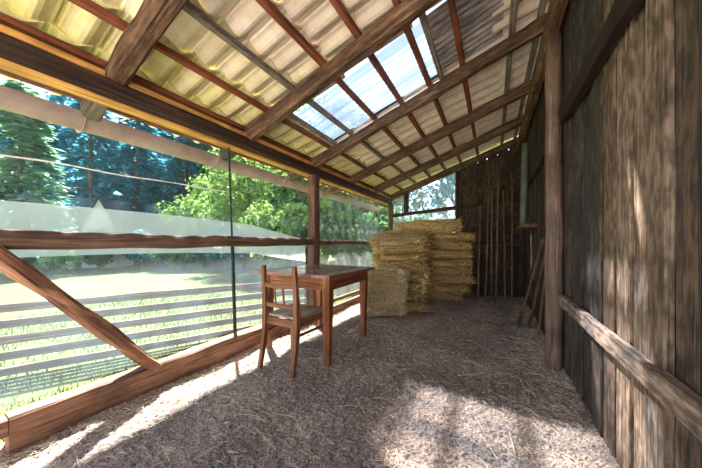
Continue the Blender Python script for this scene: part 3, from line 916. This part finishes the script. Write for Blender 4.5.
# ------------------------------------------------------------------ loose straw on the floor
mb = MB()
for _ in range(5200):
    y = U(0.25, 5.4); x = U(-2.03, 0.47)
    if R() < 0.30: x = random.choice((-2.03 + abs(random.gauss(0, 0.12)), 0.47 - abs(random.gauss(0, 0.16)))); 
    x = min(0.43, max(-2.0, x))
    a = U(0, 2 * math.pi)
    b = U(0.6, 1.1)
    L = U(0.015, 0.06) if R() < 0.90 else U(0.08, 0.20)
    strand(mb, (x, y, 0.012 + U(0, 0.012)), (math.cos(a), math.sin(a), U(-0.12, 0.18)), L, U(0.0008, 0.0017), (b, b, b), U(-0.02, 0.10))
tag(mb.build('loose_straw', M['straw']), 'loose straw stalks scattered over the litter floor', 'straw', None, 'stuff')

# ------------------------------------------------------------------ outside: gutter, fence, grass, trees, house
mb = MB(); vs = []
G0, GR = Vector((-2.73, 0, 2.005)), 0.108
ys = [-1.0 + 0.3 * i for i in range(26)]
K = 14
for th in (0, 1):
    for y in ys:
        for j in range(K + 1):
            a = math.pi + math.pi * j / K
            r = GR - 0.004 * th
            vs.append((G0.x + r * math.cos(a), y, G0.z + r * math.sin(a) - 0.0015 * (y - 2)))
n = len(ys); half = n * (K + 1); fs = []
for a in range(n - 1):
    for j in range(K):
        q = (a * (K + 1) + j, a * (K + 1) + j + 1, (a + 1) * (K + 1) + j + 1, (a + 1) * (K + 1) + j)
        fs.append(q); fs.append(tuple(half + t for t in reversed(q)))
mb.add(vs, fs)
gt = thing('rain_gutter', (0, 0, 0), 'pinkish brown rain gutter hanging outside along the eave', 'gutter')
mb.build('trough', M['gutter'], gt, smooth=True)
for y in (0.74, 1.79, 2.84, 3.9):
    mb = MB()
    pts = [(G0.x + (GR + 0.006) * math.cos(math.pi + math.pi * j / 10), y, G0.z + (GR + 0.006) * math.sin(math.pi + math.pi * j / 10)) for j in range(11)]
    loft(mb, pts, lambda t: [(-0.012, -0.002), (0.012, -0.002), (0.012, 0.002), (-0.012, 0.002)], up=(0, 1, 0))
    mb.build('bracket', M['gutter'], gt)

fn = thing('rail_fence', (-3.7, 1.7, -0.3), 'low wooden fence of five horizontal rails outside on the lawn', 'fence')
FA, FB = Vector((-4.75, -0.35, 0)), Vector((-2.72, 3.62, 0))
def floc(p): return Vector(p) - Vector((-3.7, 1.7, -0.3))
for i in range(5):
    z = -0.23 + 0.158 * i
    mb = MB(); g = U(0.95, 1.15)
    beam(mb, floc((FA.x, FA.y, z)), floc((FB.x, FB.y, z)), 0.035, 0.082, 0.006, 20, 0.15, (g, g, g))
    mb.build('fence_rail', M['fence'], fn)
for t in (0.02, 0.985):
    p = FA.lerp(FB, t); mb = MB()
    beam(mb, floc((p.x - 0.07, p.y + 0.03, -0.3)), floc((p.x - 0.07, p.y + 0.03, 0.5)), 0.09, 0.09, 0.004, 4, 0.15)
    mb.build('fence_post', M['fence'], fn)

mb = MB()
for _ in range(14000):
    x, y = U(-7.5, -2.32), U(-0.6, 6.5)
    a = U(0, 6.283); h = U(0.04, 0.10)
    w = 0.006
    p = Vector((x, y, -0.3)); s = Vector((math.cos(a), math.sin(a), 0)) * w
    e = p + Vector((U(-.03, .03), U(-.03, .03), h))
    mb.add([p - s, p + s, e], [(0, 1, 2)])
tag(mb.build('grass', M['grass']), 'short sunlit grass on the lawn outside', 'grass', None, 'stuff')

def leaves(mb, centres, per, size):
    for (c, r) in centres:
        for _ in range(per):
            d = Vector((random.gauss(0, 1), random.gauss(0, 1), random.gauss(0, 1))).normalized()
            p = Vector(c) + Vector((d.x * r[0], d.y * r[1], d.z * r[2])) * (R() ** 0.4)
            nrm = (d + Vector((U(-1, 1), U(-1, 1), U(-0.3, 1.2)))).normalized()
            _, s, u = frame(nrm)
            a = U(0, 6.283); s, u = s * math.cos(a) + u * math.sin(a), u * math.cos(a) - s * math.sin(a)
            q = size * U(0.6, 1.3)
            mb.add([p - s * q, p - u * q * 0.5, p + s * q, p + u * q * 0.5], [(0, 1, 2, 3)])

def broad_tree(name, loc, h, rx, rz_, mat, lab, n=46, per=70, size=0.16, zc=None, trunk=0.14, group='trees beyond the lawn', cat='tree'):
    t = thing(name, loc, lab, cat, group)
    zc = zc if zc is not None else h - rz_
    mb = MB(); cs = []
    for _ in range(n):
        d = Vector((random.gauss(0, 1), random.gauss(0, 1), random.gauss(0, 1))).normalized() * (U(0.45, 1.0))
        r = U(0.22, 0.36) * rx
        cs.append(((d.x * rx, d.y * rx, max(0.15, zc + d.z * rz_)), (r, r, r * 0.75)))
    leaves(mb, cs, per, size)
    mb.build('foliage', mat, t)
    mb = MB()
    tube(mb, line((0, 0, -0.05), (U(-.2, .2), U(-.2, .2), zc), 6, 0.08), lambda q: trunk * (1 - 0.6 * q), 8)
    for k in range(5):
        a = k * 1.3 + U(0, 0.5)
        tube(mb, line((0, 0, zc * 0.6), (0.6 * rx * math.cos(a), 0.6 * rx * math.sin(a), zc + U(-0.2, 0.5) * rz_), 5, 0.08), lambda q: trunk * 0.45 * (1 - 0.7 * q), 6)
    mb.build('trunk', M['bark'], t)
    return t
def spruce(loc, h, r, mat, lab, group='trees beyond the lawn', seed_n=34, per=70, size=0.42):
    t = thing('spruce_tree', loc, lab, 'tree', group)
    mb = MB(); br = mb
    tube(mb, line((0, 0, -0.05), (0, 0, h), 8, 0.03), lambda q: 0.13 * (1 - 0.93 * q) * h / 8 + 0.008, 8)
    fl = MB()
    for i in range(seed_n):
        z = h * (0.06 + 0.92 * i / seed_n); rr = r * (1 - (i / seed_n)) ** 0.8 + 0.10
        for k in range(7):
            a = U(0, 6.283)
            e = Vector((rr * math.cos(a), rr * math.sin(a), z - 0.22 * rr))
            tube(br, line((0, 0, z), e, 3), lambda q: 0.02 * (1 - 0.8 * q), 4)
            for m_ in range(per // 7 * 2):
                s = R() ** 0.7
                p = Vector((0, 0, z)).lerp(e, s) + Vector((U(-.12, .12), U(-.12, .12), U(-0.22, 0.05)))
                d = Vector((math.cos(a + U(-.8, .8)), math.sin(a + U(-.8, .8)), U(-0.6, 0.05))).normalized()
                _, sd_, u = frame(d)
                q = size * U(0.6, 1.3)
                fl.add([p, p + d * q * 0.5 + sd_ * q * 0.26, p + d * q, p + d * q * 0.5 - sd_ * q * 0.26], [(0, 1, 2, 3)])
    mb.build('trunk', M['bark'], t); fl.build('foliage', mat, t)
    return t
GZ = -0.3
def W(l, d): return (d * (0.8776 * l - 0.4793), d * (0.4793 * l + 0.8776), GZ)
# (bearing from the barn, distance)
spruce(W(-1.27, 11.0), 8.5, 1.7, M['spruce_leaf'], 'feathery pale spruce outside at the far left of the lawn')
spruce(W(-1.00, 17.0), 12.5, 2.5, M['dark_leaf'], 'dark blue-green spruce behind the small house gable, left one')
spruce(W(-0.82, 18.0), 13.0, 2.6, M['dark_leaf'], 'dark blue-green spruce right of the small house gable')
spruce(W(-0.64, 19.0), 12.0, 2.6, M['dark_leaf'], 'dark spruce rising behind the light green tree')
spruce(W(-1.46, 18.0), 13.0, 2.8, M['dark_leaf'], 'dark spruce seen behind the pale feathery spruce')
broad_tree('leafy_tree', W(-0.40, 12.5), 6.3, 2.3, 2.3, M['light_leaf'], 'light green leafy tree outside between pole and wall post', 60, 90, 0.12)
broad_tree('leafy_tree', W(-0.17, 11.5), 7.5, 2.1, 2.6, M['mid_leaf'], 'mid green leafy tree outside seen beside the wall post', 60, 90, 0.12)
broad_tree('leafy_tree', W(0.02, 14.0), 7.5, 2.4, 2.6, M['light_leaf'], 'pale green leafy tree outside behind the milky far film', 55, 80, 0.14)
broad_tree('leafy_tree', W(-0.57, 14.5), 4.3, 1.8, 1.7, M['light_leaf'], 'lower light green tree outside left of the black pole', 50, 80, 0.12)
broad_tree('leafy_tree', W(0.20, 16.0), 9.5, 2.6, 3.0, M['mid_leaf'], 'leafy tree beyond the back wall window, left one', 50, 80, 0.15)
broad_tree('leafy_tree', W(0.40, 15.0), 8.5, 2.2, 2.6, M['dark_leaf'], 'dark leafy tree beyond the back wall window, right one', 40, 70, 0.16)
broad_tree('shrub', W(-1.15, 10.5), 1.9, 0.85, 0.8, M['spruce_leaf'], 'pale bushy shrub at the lawn edge above the slanting brace', 30, 70, 0.08, trunk=0.04, group='shrubs along the lawn edge', cat='shrub')
for i, (l, d, mt, lab) in enumerate(((-0.97, 13.0, 'mid_leaf', 'dark green shrub at the lawn edge right of the pale shrub'),
                                     (-0.80, 13.4, 'dark_leaf', 'low dark shrub in the middle of the lawn edge'),
                                     (-0.64, 13.0, 'mid_leaf', 'green shrub at the lawn edge left of the black pole'),
                                     (-0.48, 12.6, 'dark_leaf', 'dark shrub at the lawn edge right behind the black pole'),
                                     (-1.36, 14.0, 'dark_leaf', 'dark shrub at the lawn edge behind the feathery spruce'))):
    broad_tree('shrub', W(l, d), 2.1, 1.3, 0.95, M[mt], lab, 34, 70, 0.11, trunk=0.05, group='shrubs along the lawn edge', cat='shrub')

for i, (l, d, hh, mt, lab) in enumerate(((-0.30, 20.0, 11.0, 'mid_leaf', 'tall green tree far out, seen between pole and wall post'),
        (-0.05, 19.0, 11.0, 'mid_leaf', 'tall green tree far out, seen just right of the wall post'),
        (-1.15, 24.0, 15.0, 'dark_leaf', 'tall dark tree far behind the small house, left one'),
        (-0.76, 25.0, 15.0, 'dark_leaf', 'tall dark tree far behind the small house, right one'),
        (-0.48, 24.0, 14.0, 'mid_leaf', 'tall tree far out behind the black pole'))):
    broad_tree('leafy_tree', W(l, d), hh, 4.2, hh * 0.46, M[mt], lab, 90, 95, 0.46)
for i, (l, d, mt, lab) in enumerate(((-0.32, 9.6, 'light_leaf', 'light green shrub outside, left of the wall post'),
        (-0.16, 9.2, 'light_leaf', 'light green shrub outside, directly right of the wall post'),
        (0.0, 9.4, 'mid_leaf', 'mid green shrub outside behind the milky film'),
        (0.14, 10.0, 'mid_leaf', 'mid green shrub outside beside the hay stacks'),
        (0.30, 11.0, 'mid_leaf', 'green shrub beyond the back wall window'))):
    broad_tree('shrub', W(l, d), 2.9, 1.25, 1.25, M[mt], lab, 44, 80, 0.11, trunk=0.05, group='shrubs near the wall post', cat='shrub')

hl = W(-0.93, 15.0)
hs = thing('house', (hl[0], hl[1], hl[2]), 'small house gable with dark roof among the trees outside', 'house', None, rad(40))
mb = MB()
mb.add([(-1.6, -1.3, 0), (1.6, -1.3, 0), (1.6, 1.3, 0), (-1.6, 1.3, 0), (-1.6, -1.3, 2.2), (1.6, -1.3, 2.2), (1.6, 1.3, 2.2), (-1.6, 1.3, 2.2), (0, -1.3, 3.7), (0, 1.3, 3.7)],
       [(0, 1, 5, 8, 4), (2, 3, 7, 9, 6), (1, 2, 6, 5), (3, 0, 4, 7), (4, 8, 9, 7), (8, 5, 6, 9)])
mb.build('wall', M['plaster'], hs)
mb = MB()
beam(mb, (-1.0, -1.5, 2.86), (-1.0, 1.5, 2.86), 2.55, 0.08, 0, 1, 0.1, (1, 1, 1), (-0.684, 0, 0.73))
beam(mb, (1.0, -1.5, 2.86), (1.0, 1.5, 2.86), 2.55, 0.08, 0, 1, 0.1, (1, 1, 1), (0.684, 0, 0.73))
mb.build('roof', M['slate'], hs)
hs.scale = (0.5, 0.6, 1.02)
